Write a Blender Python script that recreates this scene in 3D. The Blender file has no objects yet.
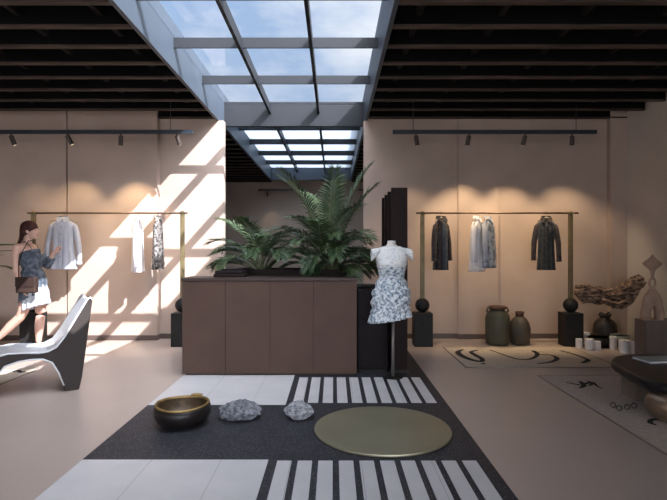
import bpy, math, random
from mathutils import Vector, Matrix
from mathutils.noise import noise as pnoise, turbulence
random.seed(7)
PI = math.pi
SC = bpy.context.scene
COL = SC.collection
EYE = 1.32
F = 500.0
sin, cos, rad = math.sin, math.cos, math.radians

# ------------------------------------------------------------------ mesh builder
class MB:
    def __init__(s):
        s.v = []; s.f = []; s.mi = []
    def add(s, vs, fs, mi=0):
        b = len(s.v)
        s.v += [tuple(p) for p in vs]
        for f in fs:
            s.f.append(tuple(b + i for i in f)); s.mi.append(mi)
        return s
    def box(s, x0, x1, y0, y1, z0, z1, mi=0):
        vs = [(x, y, z) for z in (z0, z1) for y in (y0, y1) for x in (x0, x1)]
        return s.add(vs, [(0, 2, 3, 1), (4, 5, 7, 6), (0, 1, 5, 4), (2, 6, 7, 3), (0, 4, 6, 2), (1, 3, 7, 5)], mi)
    def rings(s, rings, cap0=True, cap1=True, mi=0, closed=True):
        n = len(rings[0]); vs = [p for r in rings for p in r]; fs = []
        for i in range(len(rings) - 1):
            for j in range(n if closed else n - 1):
                k = (j + 1) % n
                fs.append((i * n + j, i * n + k, (i + 1) * n + k, (i + 1) * n + j))
        if closed:
            if cap0: fs.append(tuple(reversed(range(n))))
            if cap1: fs.append(tuple((len(rings) - 1) * n + j for j in range(n)))
        return s.add(vs, fs, mi)
    def lathe(s, prof, c=(0, 0, 0), n=32, mi=0):
        return s.rings([[(c[0] + r * cos(2 * PI * j / n), c[1] + r * sin(2 * PI * j / n), c[2] + z) for j in range(n)] for r, z in prof], mi=mi)
    def tube(s, pts, rs, n=10, mi=0, flat=1.0, up=(0, 0, 1)):
        pts = [Vector(p) for p in pts]
        if not isinstance(rs, (list, tuple)): rs = [rs] * len(pts)
        out = []; u = Vector(up)
        for i, p in enumerate(pts):
            t = (pts[min(i + 1, len(pts) - 1)] - pts[max(i - 1, 0)]).normalized()
            a = t.cross(u)
            if a.length < 1e-3: a = t.cross(Vector((0, 1, 0.01)))
            a.normalize(); b = a.cross(t).normalized()
            out.append([p + a * rs[i] * cos(2 * PI * j / n) + b * rs[i] * flat * sin(2 * PI * j / n) for j in range(n)])
        return s.rings(out, mi=mi)
    def ball(s, c, r, n=20, m=12, mi=0):
        if not isinstance(r, (list, tuple)): r = (r, r, r)
        rg = []
        for i in range(m + 1):
            a = -PI / 2 + PI * (i + .0) / m
            q = max(cos(a), .02)
            rg.append([(c[0] + r[0] * q * cos(2 * PI * j / n), c[1] + r[1] * q * sin(2 * PI * j / n), c[2] + r[2] * sin(a)) for j in range(n)])
        return s.rings(rg, mi=mi)
    def prism(s, pts, z0, z1, mi=0):
        return s.rings([[(x, y, z0) for x, y in pts], [(x, y, z1) for x, y in pts]], mi=mi)
    def build(s, name, mats, parent=None, smooth=False, bevel=0, remesh=0, solid=0, sub=0, seg=2):
        me = bpy.data.meshes.new(name); me.from_pydata(s.v, [], s.f); me.validate()
        if not isinstance(mats, (list, tuple)): mats = [mats]
        for m in mats: me.materials.append(m)
        if len(mats) > 1 and len(me.polygons) == len(s.mi):
            for p, i in zip(me.polygons, s.mi): p.material_index = i
        if smooth:
            for p in me.polygons: p.use_smooth = True
        me.update()
        o = bpy.data.objects.new(name, me); COL.objects.link(o)
        if parent: o.parent = parent
        if remesh:
            m = o.modifiers.new('remesh', 'REMESH'); m.mode = 'VOXEL'; m.voxel_size = remesh; m.use_smooth_shade = True
            m = o.modifiers.new('smooth', 'SMOOTH'); m.factor = .5; m.iterations = 3
        if solid:
            m = o.modifiers.new('solid', 'SOLIDIFY'); m.thickness = solid; m.offset = 0
        if bevel:
            m = o.modifiers.new('bevel', 'BEVEL'); m.width = bevel; m.segments = seg; m.limit_method = 'ANGLE'; m.angle_limit = rad(40)
        if sub:
            m = o.modifiers.new('sub', 'SUBSURF'); m.levels = sub; m.render_levels = sub
        return o

def tag(o, label=None, cat=None, group=None, kind=None):
    if label: o['label'] = label
    if cat: o['category'] = cat
    if group: o['group'] = group
    if kind: o['kind'] = kind
    return o
def thing(name, label, cat, loc=(0, 0, 0), rz=0, group=None):
    o = bpy.data.objects.new(name, None); COL.objects.link(o)
    o.empty_display_size = .05
    o.location = loc; o.rotation_euler = (0, 0, rz)
    return tag(o, label, cat, group)
def struct(o): o['kind'] = 'structure'; return o
def copy_tree(o, parent=None):
    c = o.copy(); COL.objects.link(c); c.parent = parent
    for ch in list(o.children): copy_tree(ch, c)
    return c

# ------------------------------------------------------------------ materials
def mat(name, col, rough=.6, metal=0, col2=None, scale=5, detail=4, bump=0, bscale=30, spec=.5, lo=.35, hi=.65, stretch=None, sheen=0):
    m = bpy.data.materials.new(name); m.use_nodes = True
    nt = m.node_tree; N = nt.nodes; L = nt.links; b = N['Principled BSDF']
    b.inputs['Roughness'].default_value = rough; b.inputs['Metallic'].default_value = metal
    b.inputs['Specular IOR Level'].default_value = spec
    if sheen: b.inputs['Sheen Weight'].default_value = sheen
    tc = N.new('ShaderNodeTexCoord'); vec = tc.outputs['Object']
    if stretch:
        mp = N.new('ShaderNodeMapping'); mp.inputs['Scale'].default_value = stretch
        L.new(vec, mp.inputs['Vector']); vec = mp.outputs['Vector']
    if col2 is None: col2 = tuple(c * .86 for c in col)
    nz = N.new('ShaderNodeTexNoise'); nz.inputs['Scale'].default_value = scale; nz.inputs['Detail'].default_value = detail
    L.new(vec, nz.inputs['Vector'])
    r = N.new('ShaderNodeValToRGB'); r.color_ramp.elements[0].position = lo; r.color_ramp.elements[1].position = hi
    r.color_ramp.elements[0].color = (*col2, 1); r.color_ramp.elements[1].color = (*col, 1)
    L.new(nz.outputs['Fac'], r.inputs['Fac']); L.new(r.outputs['Color'], b.inputs['Base Color'])
    if bump:
        n2 = N.new('ShaderNodeTexNoise'); n2.inputs['Scale'].default_value = bscale; n2.inputs['Detail'].default_value = 5
        L.new(vec, n2.inputs['Vector'])
        bp = N.new('ShaderNodeBump'); bp.inputs['Strength'].default_value = bump; bp.inputs['Distance'].default_value = .01
        L.new(n2.outputs['Fac'], bp.inputs['Height']); L.new(bp.outputs['Normal'], b.inputs['Normal'])
    return m

M = {}
M['wall'] = mat('limewash', (.455, .35, .295), .85, col2=(.395, .30, .25), scale=1.3, bump=.08, bscale=12)
M['wall2'] = mat('rear_limewash', (.46, .37, .30), .85, col2=(.42, .335, .275), scale=1.5)
M['wallgrey'] = mat('pale_plaster', (.56, .51, .46), .85, col2=(.51, .46, .42), scale=1.3)  # wall colour raised to stand in for light missing on the right wall
M['base'] = mat('baseboard_brown', (.09, .06, .05), .5)
M['slat'] = mat('dark_wood_slat', (.075, .05, .038), .6, spec=.2, col2=(.038, .027, .023), scale=3, stretch=(1, 8, 8))
M['deck'] = mat('black_ceiling_deck', (.006, .006, .006), .95, spec=.1)
M['joist'] = mat('dark_joist', (.02, .017, .015), .9, spec=.1)
M['steel'] = mat('blue_grey_metal', (.050, .064, .084), .5, spec=.3, col2=(.046, .059, .077), scale=2)
M['beam'] = mat('graphite_steel', (.018, .020, .024), .55, spec=.2, col2=(.016, .018, .022), scale=2)
M['track'] = mat('track_blue_black', (.012, .02, .03), .5)
M['spot'] = mat('bronze_brown_spot', (.05, .032, .028), .5)
M['brass'] = mat('aged_brass', (.20, .155, .075), .5, .4, col2=(.15, .115, .06), scale=8)
M['brassdark'] = mat('dark_bronze_rail', (.20, .13, .085), .4, .7)
M['black'] = mat('black_stone', (.018, .016, .015), .6, spec=.3, col2=(.010, .010, .010), scale=20)
M['planter'] = mat('brown_counter_panel', (.088, .054, .042), .65, spec=.15, col2=(.078, .047, .037), scale=3, bump=.05, bscale=60)
M['planterlip'] = mat('dark_brown_top', (.045, .028, .024), .5, spec=.3)
M['darkpanel'] = mat('dark_plum_panel', (.012, .008, .010), .6, spec=.12)
M['greenpanel'] = mat('dark_green_grey_panel', (.03, .027, .025), .6, spec=.2)
M['fin'] = mat('dark_walnut_fin', (.018, .009, .008), .6, spec=.12, col2=(.014, .008, .007), scale=4, stretch=(8, 8, 1))
M['soil'] = mat('dark_soil', (.03, .02, .015), .95, bump=.6, bscale=40)
M['leaf'] = mat('palm_green', (.055, .092, .030), .42, spec=.4, col2=(.016, .038, .015), scale=6)
M['leaflight'] = mat('palm_green_light', (.17, .24, .10), .45, col2=(.08, .14, .06), scale=6)  # sunlight on single fronds painted as a paler green
M['stalk'] = mat('palm_stalk', (.10, .12, .05), .6)
M['white_fabric'] = mat('white_fabric', (.80, .77, .79), .9, col2=(.74, .71, .74), scale=8, sheen=.2)
M['blue_shirt'] = mat('pale_blue_grey_fabric', (.41, .42, .48), .9, col2=(.36, .375, .44), scale=8, sheen=.2)
M['stripe'] = mat('blue_grey_print', (.40, .43, .50), .9, col2=(.16, .18, .22), scale=14, lo=.42, hi=.56)
M['coat'] = mat('charcoal_coat', (.042, .045, .048), .9, col2=(.020, .022, .026), scale=30, lo=.4, hi=.6, sheen=.2)
M['coat2'] = mat('plum_brown_coat', (.05, .034, .035), .9, col2=(.022, .016, .019), scale=25, lo=.4, hi=.6, sheen=.2)
M['coatblue'] = mat('slate_blue_lining', (.09, .11, .135), .9, col2=(.05, .06, .075), scale=20)
M['pattern'] = mat('black_grey_print', (.24, .215, .20), .85, col2=(.045, .038, .037), scale=26, lo=.44, hi=.54)
M['toile'] = mat('toile_print', (.66, .70, .73), .85, col2=(.14, .20, .27), scale=40, detail=8, lo=.40, hi=.56)
M['toilelight'] = mat('toile_bodice', (.74, .74, .73), .85, col2=(.50, .55, .60), scale=38, detail=8, lo=.36, hi=.5)
M['bust'] = mat('cream_bust', (.72, .68, .64), .6)
M['hanger'] = mat('pale_wood_hanger', (.55, .43, .32), .5)
M['wire'] = mat('steel_wire', (.25, .22, .2), .3, 1)
M['skin'] = mat('skin', (.52, .32, .25), .5, col2=(.49, .30, .235), scale=6)
M['hair'] = mat('auburn_hair', (.06, .02, .016), .65, spec=.2, col2=(.03, .011, .010), scale=30, stretch=(1, 1, .2))
M['dressblue'] = mat('slate_blue_dress', (.10, .125, .16), .85, col2=(.035, .045, .065), scale=18, lo=.4, hi=.6)
M['skirtwhite'] = mat('white_chiffon', (.46, .47, .52), .85, col2=(.33, .36, .42), scale=10)
M['bag'] = mat('brown_leather', (.045, .025, .02), .6, spec=.2, col2=(.028, .016, .014), scale=10)
M['shoe'] = mat('dark_shoe', (.03, .025, .025), .4)
M['lips'] = mat('lips', (.36, .10, .09), .4)
M['eye'] = mat('eye_dark', (.03, .02, .02), .3)
M['chair'] = mat('white_lacquer', (.62, .63, .66), .28, col2=(.58, .59, .62), scale=2)
M['chairside'] = mat('brown_grey_side', (.040, .032, .029), .5, spec=.15, col2=(.034, .027, .025), scale=3)  # shadow on the white chair's sides and underside, painted as a dark colour
M['bowl'] = mat('black_clay', (.012, .009, .009), .4, spec=.3, bump=.2, bscale=15)
M['gold'] = mat('gold_glaze', (.36, .24, .09), .5, .5, col2=(.22, .14, .05), scale=12)
M['rock'] = mat('grey_rock', (.25, .26, .29), .9, col2=(.06, .064, .075), scale=30, detail=10, lo=.36, hi=.62, bump=.8, bscale=30)
M['rock2'] = mat('pale_grey_rock', (.38, .385, .41), .9, col2=(.15, .155, .17), scale=30, detail=10, lo=.36, hi=.6, bump=.8, bscale=30)
M['disc'] = mat('brushed_brass_disc', (.36, .335, .235), .45, .7, col2=(.32, .295, .205), scale=2)
M['olive'] = mat('olive_glaze', (.075, .07, .042), .6, col2=(.055, .052, .033), scale=6)
M['olive2'] = mat('olive_brown_glaze', (.085, .068, .045), .6, col2=(.055, .045, .033), scale=6)
M['rust'] = mat('rusty_rim', (.12, .055, .035), .6)
M['jar'] = mat('dark_jar', (.055, .045, .038), .5, col2=(.035, .027, .024), scale=10)
M['cup'] = mat('white_candle', (.80, .77, .78), .6)
M['palebowl'] = mat('celadon', (.30, .33, .29), .5)
M['clay'] = mat('sandy_clay', (.42, .29, .215), .85, col2=(.34, .225, .165), scale=12, bump=.3, bscale=60)
M['plinth'] = mat('taupe_plinth', (.16, .12, .105), .7)
M['drift'] = mat('driftwood', (.36, .24, .17), .85, col2=(.035, .018, .016), scale=10, detail=9, lo=.38, hi=.66, stretch=(1, 3, 3), bump=.8, bscale=14)
M['table'] = mat('black_tabletop', (.012, .011, .013), .4, spec=.3)
M['tableleg'] = mat('taupe_stone_leg', (.26, .21, .17), .7)
M['bronze'] = mat('bronze_ball', (.30, .21, .15), .3, .6, col2=(.24, .17, .12), scale=5)
M['book'] = mat('pale_cover', (.35, .38, .36), .6)
M['rug'] = mat('beige_rug', (.52, .43, .34), .95, col2=(.43, .35, .275), scale=30)
M['rug2'] = mat('greige_rug', (.50, .41, .35), .95, col2=(.41, .33, .285), scale=30)
M['rugedge'] = mat('rug_edge', (.27, .21, .175), .95)
M['ink'] = mat('black_yarn', (.015, .013, .013), .95)
M['ground'] = mat('outdoor_paving', (.35, .33, .30), .9)

def grid_mat(name, col, line, sx, sy, ox=0, oy=0, rough=.4, w=.006, col2=None, nscale=1.2, spec=.5, lo=.3, hi=.7, shift=.0):
    m = mat(name, col, rough, col2=col2, scale=nscale, spec=spec, lo=lo, hi=hi)
    nt = m.node_tree; N = nt.nodes; L = nt.links; b = N['Principled BSDF']
    br = N.new('ShaderNodeTexBrick'); br.offset = shift
    br.inputs['Scale'].default_value = 1; br.inputs['Brick Width'].default_value = sx; br.inputs['Row Height'].default_value = sy
    br.inputs['Mortar Size'].default_value = w / 2; br.inputs['Mortar Smooth'].default_value = 0
    mp = N.new('ShaderNodeMapping'); mp.inputs['Location'].default_value = (ox, oy, 0)
    tc = N.new('ShaderNodeTexCoord'); L.new(tc.outputs['Object'], mp.inputs['Vector']); L.new(mp.outputs['Vector'], br.inputs['Vector'])
    mx = N.new('ShaderNodeMixRGB'); mx.inputs['Color2'].default_value = (*line, 1)
    src = b.inputs['Base Color'].links[0].from_socket
    L.new(src, mx.inputs['Color1']); L.new(br.outputs['Fac'], mx.inputs['Fac']); L.new(mx.outputs['Color'], b.inputs['Base Color'])
    return m
M['floor'] = grid_mat('polished_screed', (.44, .355, .31), (.38, .305, .27), 1.2, .6, rough=.34, w=.004, col2=(.405, .325, .285), nscale=1.5, shift=.5)
M['tile'] = grid_mat('white_stone_tile', (.62, .60, .61), (.40, .39, .40), .44, 1.2, ox=1.587, oy=.3, rough=.4, w=.005, col2=(.55, .54, .555), nscale=4, spec=.4)
def terrazzo():
    m = mat('black_terrazzo', (.030, .030, .037), .55, spec=.3, col2=(.020, .020, .026), scale=8)
    nt = m.node_tree; N = nt.nodes; L = nt.links; b = N['Principled BSDF']
    v = N.new('ShaderNodeTexVoronoi'); v.inputs['Scale'].default_value = 75
    tc = N.new('ShaderNodeTexCoord'); L.new(tc.outputs['Object'], v.inputs['Vector'])
    r = N.new('ShaderNodeValToRGB'); r.color_ramp.elements[0].position = .2; r.color_ramp.elements[1].position = .3
    r.color_ramp.elements[0].color = (1, 1, 1, 1); r.color_ramp.elements[1].color = (0, 0, 0, 1)
    L.new(v.outputs['Distance'], r.inputs['Fac'])
    mx = N.new('ShaderNodeMixRGB'); mx.inputs['Color2'].default_value = (.14, .14, .16, 1)
    L.new(b.inputs['Base Color'].links[0].from_socket, mx.inputs['Color1']); L.new(r.outputs['Color'], mx.inputs['Fac'])
    L.new(mx.outputs['Color'], b.inputs['Base Color'])
    return m
M['terrazzo'] = terrazzo()
def glass():
    m = bpy.data.materials.new('roof_glass'); m.use_nodes = True; nt = m.node_tree; N = nt.nodes; L = nt.links
    N.remove(N['Principled BSDF']); out = N['Material Output']
    t = N.new('ShaderNodeBsdfTransparent'); t.inputs['Color'].default_value = (.93, .96, 1, 1)
    g = N.new('ShaderNodeBsdfGlossy'); g.inputs['Roughness'].default_value = .02
    fr = N.new('ShaderNodeFresnel'); fr.inputs['IOR'].default_value = 1.3
    ge = N.new('ShaderNodeNewGeometry'); iv = N.new('ShaderNodeMath'); iv.operation = 'SUBTRACT'; iv.inputs[0].default_value = 1; L.new(ge.outputs['Backfacing'], iv.inputs[1])
    ml = N.new('ShaderNodeMath'); ml.operation = 'MULTIPLY'; L.new(fr.outputs[0], ml.inputs[0]); L.new(iv.outputs[0], ml.inputs[1])
    mx = N.new('ShaderNodeMixShader'); L.new(ml.outputs[0], mx.inputs[0]); L.new(t.outputs[0], mx.inputs[1]); L.new(g.outputs[0], mx.inputs[2])
    L.new(mx.outputs[0], out.inputs['Surface'])
    return m
M['glass'] = glass()
def emis(name, col, s):
    m = bpy.data.materials.new(name); m.use_nodes = True; b = m.node_tree.nodes['Principled BSDF']
    b.inputs['Base Color'].default_value = (0, 0, 0, 1)
    b.inputs['Emission Color'].default_value = (*col, 1); b.inputs['Emission Strength'].default_value = s
    return m
M['lens'] = emis('lamp_lens', (1, .8, .55), 1.5)

# ------------------------------------------------------------------ camera
cam = bpy.data.cameras.new('camera'); cam.sensor_width = 36; cam.lens = F / 667 * 36
co = bpy.data.objects.new('camera', cam); COL.objects.link(co); co.location = (0, 0, EYE); co.rotation_euler = (PI / 2, 0, 0)
cam.shift_y = .5 / 667; cam.clip_start = .05
SC.camera = co

# ------------------------------------------------------------------ sky and sun
SUN = Vector((-.9, .93, -1)).normalized()
w = bpy.data.worlds.new('sky'); SC.world = w; w.use_nodes = True
nt = w.node_tree; N = nt.nodes; L = nt.links; bg = N['Background']
tc = N.new('ShaderNodeTexCoord')
sep = N.new('ShaderNodeSeparateXYZ'); L.new(tc.outputs['Generated'], sep.inputs[0])
ramp = N.new('ShaderNodeValToRGB'); e = ramp.color_ramp.elements
e[0].position = 0; e[0].color = (.66, .77, .92, 1); e[1].position = .75; e[1].color = (.30, .48, .78, 1)
L.new(sep.outputs['Z'], ramp.inputs['Fac'])
mp = N.new('ShaderNodeMapping'); mp.inputs['Scale'].default_value = (1.1, 1.1, 2.4); mp.inputs['Location'].default_value = (.35, .2, .1)
L.new(tc.outputs['Generated'], mp.inputs['Vector'])
nz = N.new('ShaderNodeTexNoise'); nz.inputs['Scale'].default_value = 2.3; nz.inputs['Detail'].default_value = 8; nz.inputs['Roughness'].default_value = .58
L.new(mp.outputs['Vector'], nz.inputs['Vector'])
cr = N.new('ShaderNodeValToRGB'); cr.color_ramp.elements[0].position = .36; cr.color_ramp.elements[1].position = .54
L.new(nz.outputs['Fac'], cr.inputs['Fac'])
mx = N.new('ShaderNodeMixRGB'); mx.inputs['Color2'].default_value = (1.05, 1.06, 1.09, 1)
L.new(cr.outputs['Color'], mx.inputs['Fac']); L.new(ramp.outputs['Color'], mx.inputs['Color1'])
# the hazy glow of the sky round the sun (behind the camera, to the right)
dot = N.new('ShaderNodeVectorMath'); dot.operation = 'DOT_PRODUCT'; dot.inputs[1].default_value = tuple(-SUN)
L.new(tc.outputs['Generated'], dot.inputs[0])
mr = N.new('ShaderNodeMapRange'); mr.inputs['From Min'].default_value = .25; mr.inputs['From Max'].default_value = 1
mr.inputs['To Min'].default_value = 0; mr.inputs['To Max'].default_value = 1
L.new(dot.outputs['Value'], mr.inputs['Value'])
pw = N.new('ShaderNodeMath'); pw.operation = 'POWER'; pw.inputs[1].default_value = 1.6; L.new(mr.outputs['Result'], pw.inputs[0])
ad = N.new('ShaderNodeMixRGB'); ad.blend_type = 'ADD'; ad.inputs['Fac'].default_value = 1
sc = N.new('ShaderNodeVectorMath'); sc.operation = 'SCALE'; sc.inputs[0].default_value = (13, 12.9, 13.2); L.new(pw.outputs[0], sc.inputs['Scale'])
L.new(mx.outputs['Color'], ad.inputs['Color1']); L.new(sc.outputs[0], ad.inputs['Color2'])
L.new(ad.outputs['Color'], bg.inputs['Color']); bg.inputs['Strength'].default_value = 1.0
sl = bpy.data.lights.new('sun', 'SUN'); sl.energy = 16; sl.angle = rad(.35); sl.color = (1, .955, .92)
so = bpy.data.objects.new('sun', sl); COL.objects.link(so); so.rotation_euler = SUN.to_track_quat('-Z', 'Y').to_euler(); so.location = (6, -8, 9)

# ------------------------------------------------------------------ setting
XL, XR = -6.4, 4.35
CZ = 3.28
Y0, YB, YF = -3.6, 7.5, 14.7
SX0, SX1 = -1.72, .475
MX0, MX1 = -1.587, .98      # stone strip
def S(name, mb, m, parent=None, **k):
    o = mb.build(name, m, parent, **k)
    return struct(o)
fl = S('floor', MB().box(XL - .2, MX0, Y0 - .1, YF + .2, -.1, 0).box(MX1, XR + .2, Y0 - .1, YF + .2, -.1, 0).box(MX0, MX1, 6.6, YF + .2, -.1, 0), M['floor'])
st = S('stone_band', MB().box(MX0, -.41, Y0, 3.157, -.1, 0).box(MX0, -.41, 4.275, 6.6, -.1, 0), M['tile'], fl)
tz = MB().box(MX0, MX1, 3.157, 4.275, -.1, 0).box(-.41, MX1, Y0, 3.157, -.1, 0).box(-.41, MX1, 4.275, 6.6, -.1, 0)
S('terrazzo_band', tz, M['terrazzo'], fl)
for i in range(10):
    x = -.352 + i * .1285
    S('white_stripe', MB().box(x, x + .09, 4.33, 5.19, -.02, .003), M['tile'], fl)
    S('white_stripe', MB().box(x, x + .09, 1.7, 3.135, -.02, .003), M['tile'], fl)
S('ground', MB().box(-40, 40, -40, Y0 - .1, -.12, -.02), M['ground'])  # unseen paving added outside to bounce daylight into the room

mbw = MB().box(-2.6, SX0 - .04, YB, YB + .13, 0, 3.7).box(SX0 - .04, -1.65, YB, YB + .13, 0, CZ - .012)
mbw.box(-3.905, -2.6, YB - .15, YB + .13, 0, 3.7)
mbw.box(-3.93, -3.905, YB - .09, YB + .13, 0, 3.7).box(XL, -3.93, YB - .15, YB + .13, 0, 3.7)
S('wall_back_left', mbw, M['wall'])
mbw = MB().box(.455, SX1 + .04, YB, YB + .13, 0, CZ - .012).box(SX1 + .04, 1.86, YB, YB + .13, 0, 3.7).box(1.86, 2.455, YB - .05, YB + .13, 0, 3.7)
mbw.box(2.455, 4.1, YB, YB + .13, 0, 3.7).box(4.1, XR, YB - .1, YB + .13, 0, 3.7)
S('wall_back_right', mbw, M['wall'])
S('wall_right', MB().box(XR, XR + .15, Y0, YF, 0, 3.7), M['wallgrey'])
S('wall_left', MB().box(XL - .15, XL, Y0, YF, 0, 3.7), M['wall'])
S('wall_rear', MB().box(XL, XR, YF, YF + .15, 0, 3.7), M['wall2'])
mb = MB().box(-2.6, -1.65, YB - .012, YB, 0, .075).box(-3.9, -2.588, YB - .162, YB - .15, 0, .075).box(XL, -3.93, YB - .162, YB - .15, 0, .075)
mb.box(-2.6, -2.588, YB - .15, YB - .012, 0, .075)
S('baseboard_left', mb, M['base'])
mb = MB().box(.455, 1.848, YB - .012, YB, 0, .075).box(1.848, 2.467, YB - .062, YB - .05, 0, .075).box(1.848, 1.86, YB - .05, YB, 0, .075)
mb.box(2.467, 4.088, YB - .012, YB, 0, .075).box(4.088, XR, YB - .112, YB - .10, 0, .075)
S('baseboard_right', mb, M['base'])
# unseen street front: glazed bays added behind the camera to let daylight in
mb = MB()
mb.box(XL, XR, Y0 - .1, Y0, 2.8, 3.7)
for x in (XL, -2.9, .75, XR - .1): mb.box(x, x + .1, Y0 - .1, Y0, 0, 2.8)
wf = S('window_front', mb, M['steel'])
for a, b_ in ((XL + .1, -2.9), (-2.8, .75), (.85, XR - .1)):
    S('glass_pane', MB().box(a, b_, Y0 - .06, Y0 - .05, 0, 2.8), M['glass'], wf)

# ceiling: dark deck, joists, slats running across
deck = MB().box(XL, SX0 - .04, Y0 - .1, YF, 3.66, 3.76).box(SX1 + .04, XR, Y0 - .1, YF, 3.66, 3.76)
deck.box(SX0 - .04, SX1 + .04, Y0 - .1, 1.66, 3.66, 3.76).box(SX0 - .04, SX1 + .04, 13.99, YF, 3.66, 3.76).box(SX0, SX1, 13.87, 13.99, 3.66, 3.76)
cl = S('ceiling', deck, M['deck'])
ys = [7.40 - .432 * i for i in range(13)]
yr = [8.0 + .42 * i for i in range(16)]
for y in ys + yr:
    for a, b_ in ((XL, SX0 - .045), (SX1 + .045, XR)):
        S('ceiling_slat', MB().box(a, b_, y, y + .055, CZ, CZ + .022).box(a, b_, y + .008, y + .035, CZ + .022, CZ + .36, 1), [M['slat'], M['deck']], cl)
for x in [SX1 + .25 + .72 * i for i in range(6)] + [SX0 - .35 - .72 * i for i in range(7)]:
    S('ceiling_joist', MB().box(x, x + .05, 2.0, YB - .02, CZ + .10, CZ + .16), M['joist'], cl)

# skylight
mb = MB()
mb.box(SX0 - .04, SX0, 1.66, 13.99, CZ - .01, 3.78).box(SX1, SX1 + .04, 1.66, 13.99, CZ - .01, 3.78)
mb.box(SX0, SX1, 1.66, 1.7, CZ, 3.78)
sk = S('window_skylight', mb, M['steel'])
S('header', MB().box(SX0, SX1, 7.87, 7.93, CZ, 3.66), M['beam'], sk)
S('header', MB().box(SX0, SX1, 13.87, 13.95, CZ, 3.66), M['steel'], sk)
bays = [1.7, 3.0, 4.34, 5.375, 6.54, 7.87, 9.07, 10.27, 11.47, 12.67, 13.87]
for y in bays[1:5] + bays[6:10]:
    S('cross_beam', MB().box(SX0, SX1, y, y + .022, 3.50, 3.61), M['beam'], sk)
for a, b_ in ((1.7, 7.87), (7.93, 13.87)):
    for x in (-1.0, -.238):
        S('mullion', MB().box(x - .018, x + .018, a, b_, 3.47, 3.60), M['beam'], sk)
xs = [SX0, -1.0, -.238, SX1]
M['frost'] = glass(); M['frost'].name = 'frosted_glass'
_n = M['frost'].node_tree; _t = [q for q in _n.nodes if q.type == 'BSDF_TRANSPARENT'][0]
_tl = _n.nodes.new('ShaderNodeBsdfTranslucent'); _tl.inputs['Color'].default_value = (.36, .40, .45, 1)
_t.inputs['Color'].default_value = (.10, .11, .12, 1); _ad = _n.nodes.new('ShaderNodeAddShader')
_mx = [q for q in _n.nodes if q.type == 'MIX_SHADER'][0]
_n.links.new(_t.outputs[0], _ad.inputs[0]); _n.links.new(_tl.outputs[0], _ad.inputs[1]); _n.links.new(_ad.outputs[0], _mx.inputs[1])
for i in range(10):
    for j in range(3):
        S('glass_pane', MB().box(xs[j], xs[j + 1], bays[i] + .0, bays[i + 1] - .0, 3.62, 3.632), M['glass'] if i < 5 else M['frost'], sk)

# ------------------------------------------------------------------ track lights
def track(x0, x1, y, z, label, m=None):
    t = thing('light_track', label, 'light track', ((x0 + x1) / 2, y, z))
    h = (x1 - x0) / 2
    MB().box(-h, h, -.02, .02, -.025, .025).build('rail', m or M['track'], t)
    for s in (-.8, .8):
        MB().tube([(s * h, 0, .02), (s * h, 0, CZ - z + .38)], .005, 6).build('suspension_rod', M['track'], t)
    return t
def spotlight(x, y, z, tilt, label, grp, energy, aim, color=(1, .76, .48), size=62):
    t = thing('spotlight', label, 'spotlight', (x, y, z), 0, grp)
    MB().tube([(0, 0, -.025), (0, 0, -.055)], .012, 8).build('mount', M['spot'], t)
    d = Vector((tilt * .55, .25, -1)).normalized()
    p0 = Vector((0, 0, -.05)); 
    MB().tube([p0, p0 + d * .13], .03, 14).build('barrel', M['spot'], t, bevel=.003)
    MB().tube([p0 + d * .1302, p0 + d * .1312], .022, 14).build('lens', M['lens'], t)
    if energy:
        l = bpy.data.lights.new('spot_lamp', 'SPOT'); l.energy = energy; l.color = color; l.spot_size = rad(size); l.spot_blend = .7; l.shadow_soft_size = .03
        o = bpy.data.objects.new('spot_lamp', l); COL.objects.link(o); o.parent = t
        o.location = p0 + d * .15
        dr = (Vector(aim) - (Vector((x, y, z)) + o.location)).normalized()
        o.rotation_euler = dr.to_track_quat('-Z', 'Y').to_euler()
    return t
TY, TZ = 6.75, 2.92
track(-4.9, -1.90, TY, TZ, 'long dark ceiling track above the left clothes rail')
track(.80, 3.55, TY, TZ, 'long dark ceiling track above the right clothes rail')
places = ['nearest the left edge of the photo', 'above the blue-grey shirt', 'above the wall beside the pale shirt', 'nearest the sunlit wall patch']
for px, tl, pl in zip((11, 67, 121, 177), (.5, .9, -.25, .45), places):
    x = (px - 333.5) * TY / F
    spotlight(x, TY, TZ, tl, 'brown track spotlight on left track, ' + pl, 'spotlights on the left track', {11: 14, 67: 55, 121: 95, 177: 8}[px], (x - (.35 if px == 67 else 0), 7.35, 1.0), size=78)
places = ['first from the dark fins', 'above the pilaster', 'above the gap beside the dark coat', 'nearest the right corner']
for px, tl, pl in zip((416, 469, 525, 572), (.35, -.25, -.3, .2), places):
    x = (px - 333.5) * TY / F
    spotlight(x, TY, TZ, tl, 'brown track spotlight on right track, ' + pl, 'spotlights on the right track', {416: 30, 469: 95, 525: 95, 572: 60}[px], (x + (.35 if px == 572 else .08), 7.45, 1.0), size=78)
track(-2.14, -1.15, 14.2, 3.04, 'short brown track high in the rear room', M['spot'])
spotlight(-1.88, 14.2, 3.04, .0, 'small spotlight under the short track in the rear room', None, 6, (-1.8, 14.65, 1.9))
track(.70, 1.3, 14.2, 3.04, 'short brown track in the rear room right of the big palm', M['spot'])

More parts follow.
